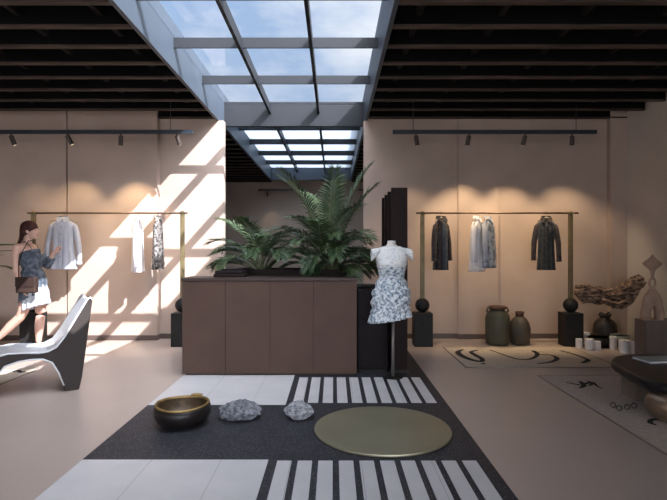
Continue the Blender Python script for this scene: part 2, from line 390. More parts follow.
# ------------------------------------------------------------------ counter planter
t = thing('planter_counter', 'long brown panelled counter with a dark lip in the middle of the shop', 'counter', (0, 0, 0))
PX0, PX1, PY0, PY1 = -1.60, .248, 5.28, 5.70
MB().box(PX0 + .012, PX1 - .012, PY0 + .012, PY1, .02, 1.0).build('body', M['planter'], t)
MB().box(PX0 + .03, PX1 - .03, PY0 + .03, PY1 - .03, 0, .02).build('plinth', M['planterlip'], t)
pxs = [182, 225.5, 270, 313.5, 357]
for i in range(4):
    a = (pxs[i] - 333.5) * PY0 / F; b_ = (pxs[i + 1] - 333.5) * PY0 / F
    MB().box(a + .002, b_ - .002, PY0, PY0 + .012, .02, .995).build('front_panel', M['planter'], t, bevel=.0015)
MB().box(PX0 - .008, PX1 + .008, PY0 - .01, PY1, 1.0, 1.03).build('counter_top', M['planterlip'], t, bevel=.003)
t = thing('planting_box', 'tall dark wooden planting box of the palms standing behind the counter', 'planting box', (-.45, 6.1, 0))
MB().box(-.72, .66, -.32, -.29, 0, 1.10).box(-.72, .66, .29, .32, 0, 1.10).box(-.72, -.69, -.29, .29, 0, 1.10).box(.63, .66, -.29, .29, 0, 1.10).box(-.69, .63, -.29, .29, 0, .03).build('box_frame', M['fin'], t)
MB().box(-.69, .63, -.29, .29, .03, 1.06).build('soil', M['soil'], t)
t = thing('tray', 'stacked dark wooden tray at left end of the counter top', 'tray', (-1.13, 5.53, 1.03))
MB().box(-.17, .17, -.13, .13, 0, .035).build('base_tray', M['fin'], t, bevel=.008)
MB().box(-.155, .15, -.12, .12, .036, .07).build('top_tray', M['darkpanel'], t, bevel=.008)
MB().box(-.12, .13, .02, .1, .071, .085).build('handle', M['fin'], t, bevel=.004)

# palms -------------------------------------------------------------
def frond(parent, base, az, elev, length, droop, m, leaf=.3, stalk=.35, n=24, wid=.013):
    """one feather leaf: rachis with folded leaflets down both sides"""
    pts = []; p = Vector(base); el = elev; seg = 26
    for i in range(seg + 1):
        pts.append(p.copy())
        d = Vector((cos(az) * cos(el), sin(az) * cos(el), sin(el)))
        p = p + d * (length / seg); el -= droop / seg * (0.35 + 1.5 * i / seg)
    mb = MB(); mb.tube(pts, [.009 * (1 - .85 * i / seg) + .001 for i in range(seg + 1)], 5, mi=1)
    for k in range(n):
        u = stalk + (1 - stalk) * (k + .3) / n
        i = min(int(u * seg), seg - 1); f = u * seg - i
        q = pts[i].lerp(pts[i + 1], f); tn = (pts[i + 1] - pts[i]).normalized()
        side = tn.cross(Vector((0, 0, 1)))
        if side.length < .05: side = Vector((-sin(az), cos(az), 0))
        side.normalize(); nn = side.cross(tn).normalized()
        w_ = (u - stalk) / (1 - stalk)
        ll = leaf * (0.45 + 1.15 * w_ - 1.25 * w_ * w_) * random.uniform(.88, 1.1)
        if ll < .04: ll = .04
        fw = .45 + .75 * w_
        for s in (-1, 1):
            d = (tn * fw + side * s * (1 - .3 * w_) + nn * random.uniform(.1, .4)).normalized()
            a0 = q; a1 = q + d * ll * .5 + Vector((0, 0, -.004)); d2 = (d + Vector((0, 0, -.45 * random.uniform(.5, 1.3)))).normalized()
            a2 = a1 + d2 * ll * .5
            wv = tn.cross(d).cross(d).normalized() * wid
            up = d.cross(wv).normalized() * (wid * .35)
            mb.add([a0 - wv * .3, a0 + up, a0 + wv * .3, a1 - wv, a1 + up, a1 + wv, a2], [(0, 1, 4, 3), (1, 2, 5, 4), (3, 4, 6), (4, 5, 6)])
    return mb.build('frond', [m, M['stalk']], parent)
t = thing('palm', 'smaller feathery palm rising behind the left half of the counter', 'palm', (-.88, 6.1, 1.062))
lst = [(170, 62, .80, 1.5, 0), (185, 48, .72, 1.3, 0), (200, 35, .62, 1.2, 0), (160, 68, .95, 1.0, 1), (150, 52, .75, 1.4, 0), (220, 60, .75, 1.7, 0), (270, 62, .7, 1.9, 0),
       (300, 55, .68, 1.7, 0), (330, 50, .68, 1.5, 0), (20, 62, .7, 1.3, 0), (60, 68, .75, 1.3, 0), (100, 72, .8, 1.2, 0), (250, 78, .8, 1.0, 0), (190, 26, .6, .9, 0), (345, 72, .72, 1.1, 0), (175, 40, .65, 1.7, 0), (235, 48, .65, 1.9, 0), (10, 45, .62, 1.7, 0), (280, 72, .75, 1.5, 0)]
for az, el, ln, dr, lt in lst:
    frond(t, (random.uniform(-.06, .06), random.uniform(-.06, .06), 0), rad(az + random.uniform(-8, 8)), rad(el), ln, dr, M['leaflight'] if lt else M['leaf'], leaf=.30, n=30, wid=.0085)
t = thing('palm', 'tall bushy palm rising behind the right end of the counter', 'palm', (-.04, 6.1, 1.062))
lst = [(175, 76, 1.42, .75, 0), (160, 60, .95, 1.3, 0), (185, 48, .8, 1.4, 0), (200, 66, .95, 1.4, 0), (215, 50, .75, 1.5, 0), (90, 80, 1.4, .8, 0), (120, 74, 1.4, 1.0, 1), (60, 80, 1.42, .7, 0),
       (10, 66, .72, 1.3, 0), (355, 78, 1.2, .7, 0), (340, 56, .66, 1.5, 0), (320, 62, .85, 1.6, 0), (300, 50, .75, 1.6, 0), (285, 66, .9, 1.6, 0), (265, 56, .78, 1.8, 0), (245, 62, .85, 1.6, 0), (230, 72, 1.0, 1.3, 0),
       (5, 35, .58, 1.5, 0), (350, 22, .52, 1.2, 0), (30, 50, .7, 1.4, 0), (330, 34, .6, 1.5, 0), (180, 30, .55, 1.2, 0), (275, 80, 1.35, .8, 0), (310, 76, 1.05, 1.1, 0), (260, 40, .55, 1.8, 0), (290, 30, .5, 1.5, 0), (15, 84, 1.42, .6, 0), (255, 74, 1.0, 1.5, 0), (205, 80, 1.4, .8, 0), (170, 40, .75, 1.7, 0), (345, 42, .6, 1.9, 0), (240, 50, .7, 2.0, 0), (300, 68, .95, 1.8, 0), (5, 48, .62, 2.1, 0), (195, 58, .9, 1.7, 0), (280, 50, .65, 1.4, 0)]
for az, el, ln, dr, lt in lst:
    frond(t, (random.uniform(-.09, .09), random.uniform(-.09, .09), 0), rad(az + random.uniform(-8, 8)), rad(el), ln, dr, M['leaflight'] if lt else M['leaf'], leaf=.32, n=32, wid=.0095)

# potted plant beyond the left edge: long leaves reach into view
t = thing('potted_plant', 'potted plant at far left with long dark leaves entering the frame', 'plant', (-4.85, 6.86, 0))
MB().lathe([(.14, 0), (.2, .02), (.22, .4), (.2, .4), (.19, .34), (0.01, .34)], n=24).build('pot', M['black'], t, smooth=False)
MB().tube([(0, 0, .3), (.01, 0, .8), (-.02, 0, 1.38)], [.02, .016, .012], 8).build('stem', M['stalk'], t)
def blade(parent, base, az, el, ln, dr, wd):
    mb = MB(); p = Vector(base); rg = []; n = 12; e_ = el
    for i in range(n + 1):
        d = Vector((cos(az) * cos(e_), sin(az) * cos(e_), sin(e_))); s = Vector((-sin(az), cos(az), 0)); w_ = wd * max(sin(PI * min(1, (i + .5) / (n + .5))), .03)
        up = s.cross(d) * -1
        rg.append([p - s * w_, p + Vector((0, 0, -.25 * w_)), p + s * w_]); p = p + d * ln / n; e_ -= dr / n
    mb.rings(rg, closed=False)
    return mb.build('leaf', M['leaf'], parent, smooth=True, solid=.003)
for az, el, ln, dr, wd, z in ((0, 18, .72, .6, .055, 1.34), (-12, 8, .78, .2, .035, 1.28), (-4, 38, .84, 1.9, .045, 1.0), (-30, 50, .5, 1.2, .03, .9), (60, 70, .45, 1.2, .04, 1.0), (200, 50, .6, 1.2, .04, 1.0), (150, 72, .5, 1.2, .04, 1.0), (-80, 60, .5, 1.2, .04, .9)):
    blade(t, (-.02, 0, z), rad(az), rad(el), ln, dr, wd)

# ------------------------------------------------------------------ fins, dark cabinet
for i, (y, top) in enumerate(((5.40, 2.0), (5.76, 2.0), (6.10, 2.0), (6.45, 2.0))):
    xr_ = .80; xl_ = .625
    lab = ['nearest', 'second', 'third', 'rearmost'][i]
    t = thing('display_fin', 'tall dark walnut upright panel behind the dress form, %s of the four' % lab, 'panel', ((xl_ + xr_) / 2, y, 0), 0, 'dark upright panels behind the dress form')
    h = (xr_ - xl_) / 2
    MB().box(-h, h, 0, .045, .03, top).build('panel', M['fin'] , t, bevel=.004)
    MB().box(-h - .01, h + .01, -.01, .055, 0, .03).build('foot', M['greenpanel'], t)
t = thing('low_cabinet', 'dark plum low cabinet between the counter and the dress form', 'cabinet', (.425, 5.42, 0))
MB().box(-.165, .165, 0, .9, .03, .90).build('body', M['darkpanel'], t, bevel=.003)
MB().box(-.155, .155, -.012, 0, .05, .58).build('door', M['darkpanel'], t, bevel=.002)
MB().box(-.155, .155, -.012, 0, .59, .88).build('drawer', M['darkpanel'], t, bevel=.002)
MB().box(-.15, .15, .02, .88, 0, .03).build('plinth', M['black'], t)

# ------------------------------------------------------------------ clothes racks
RY, RZ = 6.95, 1.84
def rack(x0, x1, xb0, xb1, label):
    t = thing('clothes_rail', label, 'clothes rail', ((xb0 + xb1) / 2, RY, 0)); c = (xb0 + xb1) / 2
    MB().tube([(x0 - c, 0, RZ), (x1 - c, 0, RZ)], .013, 10).build('rail', M['brassdark'], t, smooth=True)
    for x in (xb0 - c, xb1 - c):
        b_ = MB().box(x - .125, x + .125, -.12, .12, 0, .46).build('base_block', M['black'], t, bevel=.006)
        MB().ball((x, 0, .56), .10).build('sphere', M['black'], b_, smooth=True)
        p = MB().box(x - .028, x + .028, -.02, .02, .64, RZ - .01).build('post', M['brass'], t, bevel=.003)
        MB().ball((x, 0, RZ), .03, 12, 8).build('knob', M['brass'], p, smooth=True)
    return t
rack(1.147, 3.40, 1.235, 3.295, 'brass clothes rail with sphere-topped black bases at right wall')
rack(-4.25, -2.03, -4.17, -2.10, 'brass clothes rail with sphere-topped black bases at left wall')

def hanger(x, rz, label, z=RZ, tw=.19):
    t = thing('clothes_hanger', label, 'hanger', (x, RY, z), rz, 'clothes hangers on the rails')
    pts = [(.022 * cos(a), 0, .022 * sin(a) + .0) for a in [rad(q) for q in range(-20, 200, 20)]]
    pts = pts[::-1] + [(.012, 0, -.03), (0, 0, -.045), (0, 0, -.07)] if False else [(-.022, 0, -.004)] + [(-.018, 0, .012), (0, 0, .02), (.018, 0, .012), (.02, 0, -.006), (.008, 0, -.025), (0, 0, -.04), (0, 0, -.062)]
    MB().tube(pts, .003, 6, up=(0, 1, 0)).build('hook', M['wire'], t, smooth=True)
    MB().tube([(-tw, 0, -.115), (-tw * .5, 0, -.082), (0, 0, -.062), (tw * .5, 0, -.082), (tw, 0, -.115)], [.008, .011, .013, .011, .008], 8).build('shoulder_bar', M['hanger'], t, smooth=True)
    return t
def garment(x, rz, label, cat, name, m, top=1.775, hem=1.06, wd=.40, slv=.5, mslv=None, mfront=None, open_=False, flare=.05, seed=0, dpt=.07, collar_m=None, sw=.047, group=None, swing=.1):
    """hanging shirt / coat, local origin at the collar, z down"""
    R = random.Random(seed)
    t = thing(name, label, cat, (x, RY, top), rz, group)
    H = top - hem; n = 40; hw = wd / 2
    def ring(z, a, b, fold, ph=0):
        out = []
        for j in range(n):
            th = 2 * PI * j / n
            c, s = cos(th), sin(th); e_ = .75
            px = a * math.copysign(abs(c) ** e_, c); py = b * math.copysign(abs(s) ** e_, s)
            k = 1 + fold * (.6 * sin(5 * th + ph) + .5 * sin(9 * th + 2.1 * ph + 1) + .3 * sin(13 * th))
            out.append((px * (1 + .15 * (k - 1)), py * k, z))
        return out
    ph = R.uniform(0, 6)
    rg = [ring(-H - .0, hw * (.92 + flare), dpt * 1.0, .45, ph), ring(-H + .02, hw * (.92 + flare), dpt, .42, ph), ring(-H * .75, hw * (.86 + flare * .6), dpt * .95, .35, ph), ring(-H * .5, hw * .84, dpt * .95, .25, ph), ring(-H * .3, hw * .86, dpt, .12, ph),
          ring(-.17, hw * .90, dpt, .05), ring(-.10, hw * .92, dpt * .8, 0), ring(-.065, hw * .78, dpt * .65, 0), ring(-.04, hw * .48, dpt * .55, 0), ring(-.02, .052, .045, 0), ring(-.0, .045, .04, 0)]
    body = MB().rings(rg, cap0=False, cap1=False).build('body', m, t, smooth=True, solid=.004)
    if mfront:
        rg2 = []
        for z, a, y in ((-H + .01, .055, -dpt * 1.25), (-H * .6, .05, -dpt * 1.2), (-.2, .05, -dpt * 1.12), (-.1, .04, -dpt * .95), (-.05, .02, -dpt * .6)):
            rg2.append([(-a + .01, y, z), (.0, y - .008, z), (a, y, z)])
        MB().rings(rg2, closed=False).build('front_panel', mfront, t, smooth=True, solid=.004)
    for s in (-1, 1):
        sl_ = slv * R.uniform(.95, 1.05)
        pts = [(s * hw * .72, 0, -.085), (s * hw * .93, 0, -.12), (s * (hw + .01), 0, -.2), (s * (hw + .02 + swing * .3), -.01, -.12 - sl_ * .5), (s * (hw + .015 + swing * .5), -.015, -.12 - sl_ * .8), (s * (hw + .015 + swing * .5), -.02, -.12 - sl_)]
        sv = MB().tube(pts, [sw * .6, sw * 1.0, sw, sw * .9, sw * .82, sw * .8], 14, flat=1.0, up=(0, 1, 0)).build('sleeve', mslv or m, t, smooth=True)
        e = Vector(pts[-1])
        MB().tube([e + Vector((0, 0, .035)), e + Vector((0, 0, -.012))], sw * .9, 14).build('cuff', mslv or m, sv, smooth=False)
    cm = collar_m or mslv or m
    cb = MB()
    for s in (-1, 1):
        cb.add([(s * .006, -.055, -.035), (s * .055, -.03, .02), (s * .05, .03, .03), (0, .05, .032), (0, .062, -.005), (s * .068, .035, -.012), (s * .078, -.045, -.03), (s * .045, -.075, -.075)],
               [(0, 1, 6, 7), (1, 2, 5, 6), (2, 3, 4, 5)])
    cb.build('collar', cm, t, smooth=False, solid=.005)
    pl = MB().rings([[(-.014, -dpt * (1.03 if z < -.12 else .8) * f - .010, z), (.014, -dpt * (1.03 if z < -.12 else .8) * f - .010, z)] for z, f in ((-H + .01, 1.45), (-H * .6, 1.3), (-H * .3, 1.1), (-.13, 1.02), (-.06, .9))], closed=False).build('placket', mfront or m, t, solid=.003)
    for k in range(5):
        z = -.13 - k * (H - .2) / 5; f = 1.05 + .4 * (-z / H)
        MB().tube([(0, -dpt * 1.03 * f - .012, z), (0, -dpt * 1.03 * f - .018, z)], .006, 8).build('button', M['black'], pl)
    return t
def put(px, rz, *a, hl='', **k):
    x = (px - 333.5) * RY / F
    hanger(x, rad(rz), hl, tw=k.pop('tw', .17)); return garment(x, rad(rz), *a, **k)
put(441, 28, 'plum-brown jacket with slate-blue front, hanging leftmost on right rail', 'jacket', 'jacket', M['coat2'], hl='hanger inside the plum-brown jacket on right rail', mfront=M['coatblue'], wd=.20, slv=.47, hem=1.05, seed=3, tw=.1, sw=.04, swing=.05)
put(477, 58, 'long white shirt hanging in middle of the right rail', 'shirt', 'shirt', M['white_fabric'], hl='hanger inside the long white shirt on right rail', wd=.28, slv=.52, hem=1.03, seed=5, sw=.042, swing=.12)
put(488, 58, 'blue and grey printed shirt hanging just behind the long white shirt', 'shirt', 'shirt', M['stripe'], hl='hanger inside the blue printed shirt on right rail', wd=.28, slv=.42, hem=1.08, seed=9, sw=.04, mslv=M['blue_shirt'])
put(546, -18, 'charcoal coat hanging rightmost on the right rail', 'coat', 'coat', M['coat'], hl='hanger inside the charcoal coat on right rail', wd=.245, slv=.46, hem=1.05, mslv=M['coat2'], seed=11, tw=.11, sw=.04, swing=.05)
put(63.5, 10, 'pale blue-grey long-sleeved shirt hanging beside the woman', 'shirt', 'shirt', M['blue_shirt'], hl='hanger inside the blue-grey shirt on left rail', wd=.31, slv=.5, hem=1.06, flare=.18, seed=1, sw=.042, swing=.08)
put(137.5, 103, 'pale lavender-white shirt seen edge-on in the sun on left rail', 'shirt', 'shirt', M['white_fabric'], hl='hanger inside the pale edge-on shirt on left rail', wd=.36, slv=.6, hem=1.02, seed=15, sw=.04, dpt=.055)
put(158, 100, 'black and grey printed shirt hanging edge-on on left rail', 'shirt', 'shirt', M['pattern'], hl='hanger inside the printed edge-on shirt on left rail', wd=.36, slv=.52, hem=1.06, seed=17, sw=.035, dpt=.05)

# ------------------------------------------------------------------ dress form
DX, DY = (391.5 - 333.5) * 5.2 / F, 5.2
t = thing('dress_form', 'cream dress form with short neck on slim pole stand', 'mannequin', (DX, DY, 0))
mb = MB()
def er(cx, cy, z, a, b, n=28): return [(cx + a * cos(2 * PI * j / n), cy + b * sin(2 * PI * j / n), z) for j in range(n)]
mb.rings([er(0, 0, .66, .12, .10), er(0, 0, .80, .16, .125), er(0, 0, .90, .15, .115), er(0, 0, 1.0, .115, .09), er(0, 0, 1.1, .125, .105), er(0, -.01, 1.18, .14, .12), er(0, 0, 1.26, .15, .095), er(0, 0, 1.31, .155, .075), er(0, 0, 1.345, .12, .06), er(0, 0, 1.37, .06, .05), er(0, 0, 1.385, .045, .045), er(0, 0, 1.405, .042, .042)])
mb.build('torso', M['bust'], t, smooth=True)
MB().lathe([(.04, 1.405), (.044, 1.41), (.04, 1.42), (.01, 1.424)], n=20).build('neck_cap', M['bust'], t, smooth=True)
MB().tube([(0.015, 0, .01), (0.015, 0, .68)], .017, 14).build('pole', mat('grey_steel_pole', (.22, .20, .19), .4, .5), t, smooth=True)
MB().lathe([(.105, 0), (.105, .008), (.095, .012), (.02, .014)], (.015, 0, 0), n=32).build('base_plate', M['black'], t)
d = thing('dress', 'sleeveless white dress with blue-grey toile print and ruffled hem', 'dress', (DX, DY, 0))
mb = MB()
def drape(z, a, b, amp, k, ph, cx=0, slope=0):
    out = []; n = 96
    for j in range(n):
        th = 2 * PI * j / n; q = 1 + amp * sin(k * th + ph) + amp * .6 * sin(k * 1.7 // 1 * th + 1.3 * ph)
        out.append((cx + a * q * cos(th), b * q * sin(th), z + slope * cos(th)))
    return out
# bodice
MB().rings([drape(.985, .126, .103, .03, 9, 0), drape(1.02, .122, .098, .03, 9, .6), drape(1.08, .130, .112, .03, 7, 1), drape(1.14, .146, .130, .02, 7, 2), drape(1.155, .152, .137, .0, 7, 2)], cap0=False, cap1=False).build('waist_panel', M['toile'], d, smooth=True, solid=.005)
bod = MB().rings([drape(1.135, .146, .128, .0, 7, 2), drape(1.19, .155, .135, .01, 5, 2), drape(1.25, .162, .112, .0, 5, 0), drape(1.30, .17, .095, 0, 5, 0), drape(1.34, .14, .078, 0, 5, 0), drape(1.362, .085, .062, 0, 5, 0)], cap0=False, cap1=False)
bod.build('bodice', M['toilelight'], d, smooth=True, solid=.005)
# ruched skirt with diagonal folds
rg = []; n = 96
for i in range(40):
    u = i / 39; z = 1.03 - .34 * u
    a = .133 + .065 * sin(min(u * 1.6, 1) * PI / 2); b = .108 + .05 * sin(min(u * 1.6, 1) * PI / 2)
    out = []
    for j in range(n):
        th = 2 * PI * j / n
        q = 1 + .05 * sin(62 * (z - .16 * cos(th + .4)) + 1.5 * sin(th * 2)) + .01 * sin(17 * th)
        out.append((a * q * cos(th) - .012 * u, b * q * sin(th), z + .02 * cos(th) * u))
    rg.append(out)
MB().rings(rg, cap0=False, cap1=False).build('skirt', M['toile'], d, smooth=True, solid=.005)
rg = []
for i in range(10):
    u = i / 9
    out = []
    for j in range(144):
        th = 2 * PI * j / 144
        q = 1 + (.02 + .06 * u) * sin(19 * th) + .025 * u * sin(31 * th + 1)
        out.append(((.192 + .022 * u) * q * cos(th) - .014, (.155 + .02 * u) * q * sin(th), .715 - .112 * u + (.025 + .012 * u) * cos(th)))
    rg.append(out)
MB().rings(rg, cap0=False, cap1=False).build('hem_ruffle', M['toile'], d, smooth=True, solid=.004)
for s in (-1, 1):
    rg = []
    for i in range(6):
        u = i / 5; out = []
        for j in range(48):
            th = 2 * PI * j / 48; q = 1 + .12 * u * sin(11 * th)
            out.append((s * (.125 + .085 * u ** .8), .085 * q * cos(th) * (.8 + .25 * u), 1.315 - .045 * u + .06 * q * sin(th) * (.55 + .4 * u)))
        rg.append(out)
    MB().rings(rg, cap0=False, cap1=False).build('cap_sleeve', M['toilelight'], d, smooth=True, solid=.004)

# ------------------------------------------------------------------ woman
P = thing('person', 'woman in slate-blue camisole dress walking to the blue-grey shirt', 'person', (-3.93, 6.55, 0))
mb = MB()
def lo(rg): mb.rings([er(cx, cy, z, a, b, 20) for z, cx, cy, a, b in rg])
lo([(.74, .0, 0, .07, .11), (.80, .0, 0, .105, .155), (.90, -.01, 0, .115, .168), (1.0, -.01, 0, .10, .14), (1.08, -.02, 0, .082, .118), (1.18, -.04, 0, .095, .13), (1.26, -.055, 0, .108, .142), (1.34, -.08, 0, .088, .155), (1.39, -.09, 0, .07, .14), (1.425, -.09, 0, .055, .08), (1.45, -.085, 0, .048, .052)])
mb.tube([(-.09, 0, 1.40), (-.075, 0, 1.47), (-.055, 0, 1.53)], [.054, .048, .05], 14)
HX, HZ = -.035, 1.585
mb.ball((HX - .012, 0, HZ + .02), (.095, .075, .092))            # skull
mb.ball((HX + .025, 0, HZ - .035), (.062, .055, .08))            # face
mb.ball((HX + .05, 0, HZ - .088), (.028, .028, .026))            # chin
mb.tube([(HX + .078, 0, HZ + .012), (HX + .104, 0, HZ - .028), (HX + .09, 0, HZ - .042)], [.008, .013, .008], 8)   # nose
mb.ball((HX + .078, 0, HZ - .062), (.014, .02, .011))
for s in (-1, 1):
    mb.ball((HX - .005, s * .074, HZ - .015), (.018, .008, .028), 10, 8)  # ears
    mb.ball((-.045 + .0, s * .062, 1.235), (.058, .05, .052), 14, 8)
# near arm (hangs)
mb.tube([(-.105, -.13, 1.37), (-.115, -.165, 1.36), (-.12, -.19, 1.25), (-.105, -.205, 1.08), (-.06, -.205, .96), (-.025, -.20, .86)], [.045, .05, .042, .036, .032, .022], 14)
def hand(wr, d, nrm, s):
    wr = Vector(wr); d = Vector(d).normalized(); nrm = Vector(nrm).normalized(); sd = d.cross(nrm).normalized()
    mb.tube([wr - d * .01, wr + d * .03, wr + d * .085], [.02, .03, .034], 12, flat=.45, up=nrm)
    for k, ln in enumerate((.072, .082, .076, .06)):
        o = wr + d * .08 + sd * (-.026 + .0175 * k)
        mb.tube([o, o + d * ln * .45 + nrm * .004, o + d * ln * .75 + nrm * .02, o + d * ln * .9 + nrm * .036], [.0085, .008, .0075, .006], 8)
    o = wr + d * .02 - sd * .02 * s
    mb.tube([o, o + d * .03 - sd * .022 * s + nrm * .01, o + d * .062 - sd * .026 * s + nrm * .022], [.011, .010, .008], 8)
hand((-.025, -.20, .865), (.3, .05, -1), (.9, .4, .3), 1)
# far arm reaches to the shirt
mb.tube([(-.1, .13, 1.37), (-.09, .165, 1.355), (-.02, .2, 1.24), (.04, .22, 1.13), (.09, .22, 1.20), (.14, .22, 1.28)], [.045, .048, .04, .035, .031, .022], 14)
hand((.138, .22, 1.275), (.6, .1, .8), (.4, -.3, -.8), -1)
# legs
mb.tube([(0.005, .08, .86), (.02, .085, .74), (.05, .08, .5), (.045, .08, .45), (.03, .08, .32), (.02, .08, .12), (.02, .08, .06)], [.095, .09, .062, .056, .058, .036, .038], 18)
mb.tube([(0.0, .08, .06), (.05, .08, .04), (.12, .08, .028), (.18, .08, .02)], [.036, .036, .032, .02], 12, flat=.8)
mb.tube([(-.01, -.08, .86), (-.03, -.085, .72), (-.09, -.085, .52), (-.12, -.085, .46), (-.25, -.085, .34), (-.40, -.085, .19), (-.445, -.085, .14)], [.095, .088, .062, .056, .056, .036, .036], 18)
mb.tube([(-.455, -.085, .15), (-.42, -.085, .09), (-.385, -.085, .04), (-.33, -.085, .02)], [.034, .034, .03, .018], 12)
body = mb.build('body', M['skin'], P, remesh=.0055)
# face details
for s in (-1, 1):
    MB().ball((HX + .078, s * .028, HZ + .002), (.006, .012, .006), 10, 6).build('eye', M['eye'], P, smooth=True)
    MB().tube([(HX + .083, s * .012, HZ + .022), (HX + .08, s * .03, HZ + .027), (HX + .066, s * .045, HZ + .022)], .0035, 6).build('eyebrow', M['hair'], P, smooth=True)
MB().ball((HX + .086, 0, HZ - .062), (.008, .018, .008), 12, 8).build('mouth', M['lips'], P, smooth=True)
hb = MB()
hb.ball((HX - .024, 0, HZ + .035), (.108, .09, .095)); hb.ball((HX - .055, 0, HZ + .0), (.082, .082, .085))
hb.tube([(HX - .1, 0, HZ), (-.15, 0, 1.48), (-.175, -.02, 1.36), (-.185, -.03, 1.22), (-.175, -.03, 1.12)], [.05, .045, .05, .045, .015], 14, flat=.8)
hb.build('hair', M['hair'], P, remesh=.008)
# dress over the body
def cloth(name, rows, m, amp, k, parent=P, solid=.004, n=90):
    rg = []
    for idx, (z, cx, a, b, f, sl) in enumerate(rows):
        rg.append([(cx + a * (1 + f * amp * sin(k * 2 * PI * j / n) + f * amp * .5 * sin((2 * k - 3) * 2 * PI * j / n + 1)) * cos(2 * PI * j / n),
                    b * (1 + f * amp * sin(k * 2 * PI * j / n)) * sin(2 * PI * j / n), z + sl * cos(2 * PI * j / n)) for j in range(n)])
    return MB().rings(rg, cap0=False, cap1=False).build(name, m, parent, smooth=True, solid=solid)
cloth('camisole', [(1.03, -.012, .112, .150, 1, 0), (1.08, -.02, .098, .132, .7, 0), (1.16, -.035, .118, .146, .6, 0), (1.24, -.045, .126, .150, .4, .01), (1.28, -.05, .120, .148, .2, .03), (1.30, -.055, .113, .146, 0, .045)], M['dressblue'], .04, 11)
cloth('overskirt', [(1.09, -.018, .095, .128, .3, 0), (1.03, -.012, .122, .160, .5, 0), (.95, -.005, .135, .185, 1, 0), (.85, .0, .138, .19, 1.3, .0), (.76, .0, .142, .195, 1.6, .03), (.70, .0, .145, .198, 2, .07)], M['dressblue'], .045, 13)
cloth('underskirt', [(.88, .005, .125, .175, .5, 0), (.78, .02, .14, .185, 1, .0), (.68, .02, .14, .185, 1.4, .03), (.60, .03, .145, .188, 1.8, .045), (.575, .032, .147, .19, 2, .05)], M['skirtwhite'], .05, 12)
for s in (-1, 1):
    MB().tube([(.03, s * .075, 1.315), (-.0, s * .085, 1.385), (-.06, s * .09, 1.44), (-.12, s * .09, 1.415), (-.155, s * .08, 1.33)], .007, 6, flat=.6).build('strap', M['shoe'], P, smooth=True)
cb = MB().tube([(-.02, .2, 1.27), (.01, .22, 1.15), (.045, .225, 1.12), (.08, .225, 1.17), (.11, .225, 1.22)], [.055, .062, .06, .055, .052], 16)
cb.build('sleeve', M['dressblue'], P, smooth=True)
for (x, y, z, r) in ((.08, .08, .024, 0), (-.375, -.085, .03, 0)):
    MB().ball((x, y, z), (.125 if z < .025 else .07, .048, .022 if z < .025 else .028), 20, 8).build('shoe', M['shoe'], P, smooth=True)
bgt = thing('shoulder_bag', 'brown leather bag hanging at the walking woman\'s hip', 'bag', (-3.83, 6.26, .79))
MB().box(-.13, .12, -.045, .045, 0, .2).build('bag_body', M['bag'], bgt, bevel=.02, seg=3)
MB().box(-.125, .115, -.055, -.046, .08, .2).build('flap', M['bag'], bgt, bevel=.004)
MB().tube([(-.11, 0, .19), (-.13, .03, .36), (-.12, .09, .52), (-.06, .12, .655), (-.03, .2, .66), (-.1, .29, .62)], .006, 6).build('strap', M['bag'], bgt, smooth=True)

# ------------------------------------------------------------------ lounge chair
LC = thing('lounge_chair', 'sculptural white lounge chair with dark sides at left', 'chair', (-2.41, 4.74, 0), rad(33))
# profile in (u forward, z); forward is local -x, width along +y
outer = [(-.00, 0), (-.025, .12), (-.055, .35), (-.085, .60), (-.115, .845), (-.095, .87), (-.07, .855), (.03, .68), (.12, .52), (.19, .425), (.26, .39), (.33, .385), (.45, .40), (.57, .405), (.66, .385), (.72, .32), (.75, .22), (.76, .10), (.765, 0),
         (.69, 0), (.675, .12), (.65, .22), (.59, .295), (.49, .325), (.40, .332), (.30, .325), (.225, .285), (.17, .18), (.13, .06), (.115, 0)]
def side(y, ins=0.0):
    return [(-u, y, z) for u, z in outer]
rg = []
for y, sc_ in ((0, 1), (.02, 1), (.3, .985), (.56, 1), (.58, 1)):
    rg.append([(-u, y, z * (1 - (.018 if .1 < y < .5 and z > .36 else 0))) for u, z in outer])
cb = MB()
n_ = len(outer)
vs = [p for r in rg for p in r]; fs = []; mi = []
for i in range(len(rg) - 1):
    for j in range(n_):
        k = (j + 1) % n_
        fs.append((i * n_ + j, (i + 1) * n_ + j, (i + 1) * n_ + k, i * n_ + k))
        mi.append(0 if 4 <= j <= 17 else 1)
base_i = len(cb.v); cb.v = [tuple(p) for p in vs]; cb.f = fs; cb.mi = mi
# side caps: quad strips between outer top and inner arch
def cap(off, flip):
    prs = [(0, 29), (1, 28), (2, 27), (3, 26), None]
    polys = [list(range(n_))]
    for pl_ in polys:
        f = [off + q for q in pl_]
        cb.f.append(tuple(reversed(f)) if flip else tuple(f)); cb.mi.append(1)
cap(0, False); cap(4 * n_, True)
sh = cb.build('shell', [M['chair'], M['chairside']], LC, bevel=.012, seg=3)
MB().tube([(-u, -.004, z) for u, z in outer[4:18]], .009, 8).build('edge_trim', M['chair'], LC, smooth=True)
MB().tube([(-u, -.003, z) for u, z in outer[20:29]], .007, 8).build('edge_trim', M['chair'], LC, smooth=True)

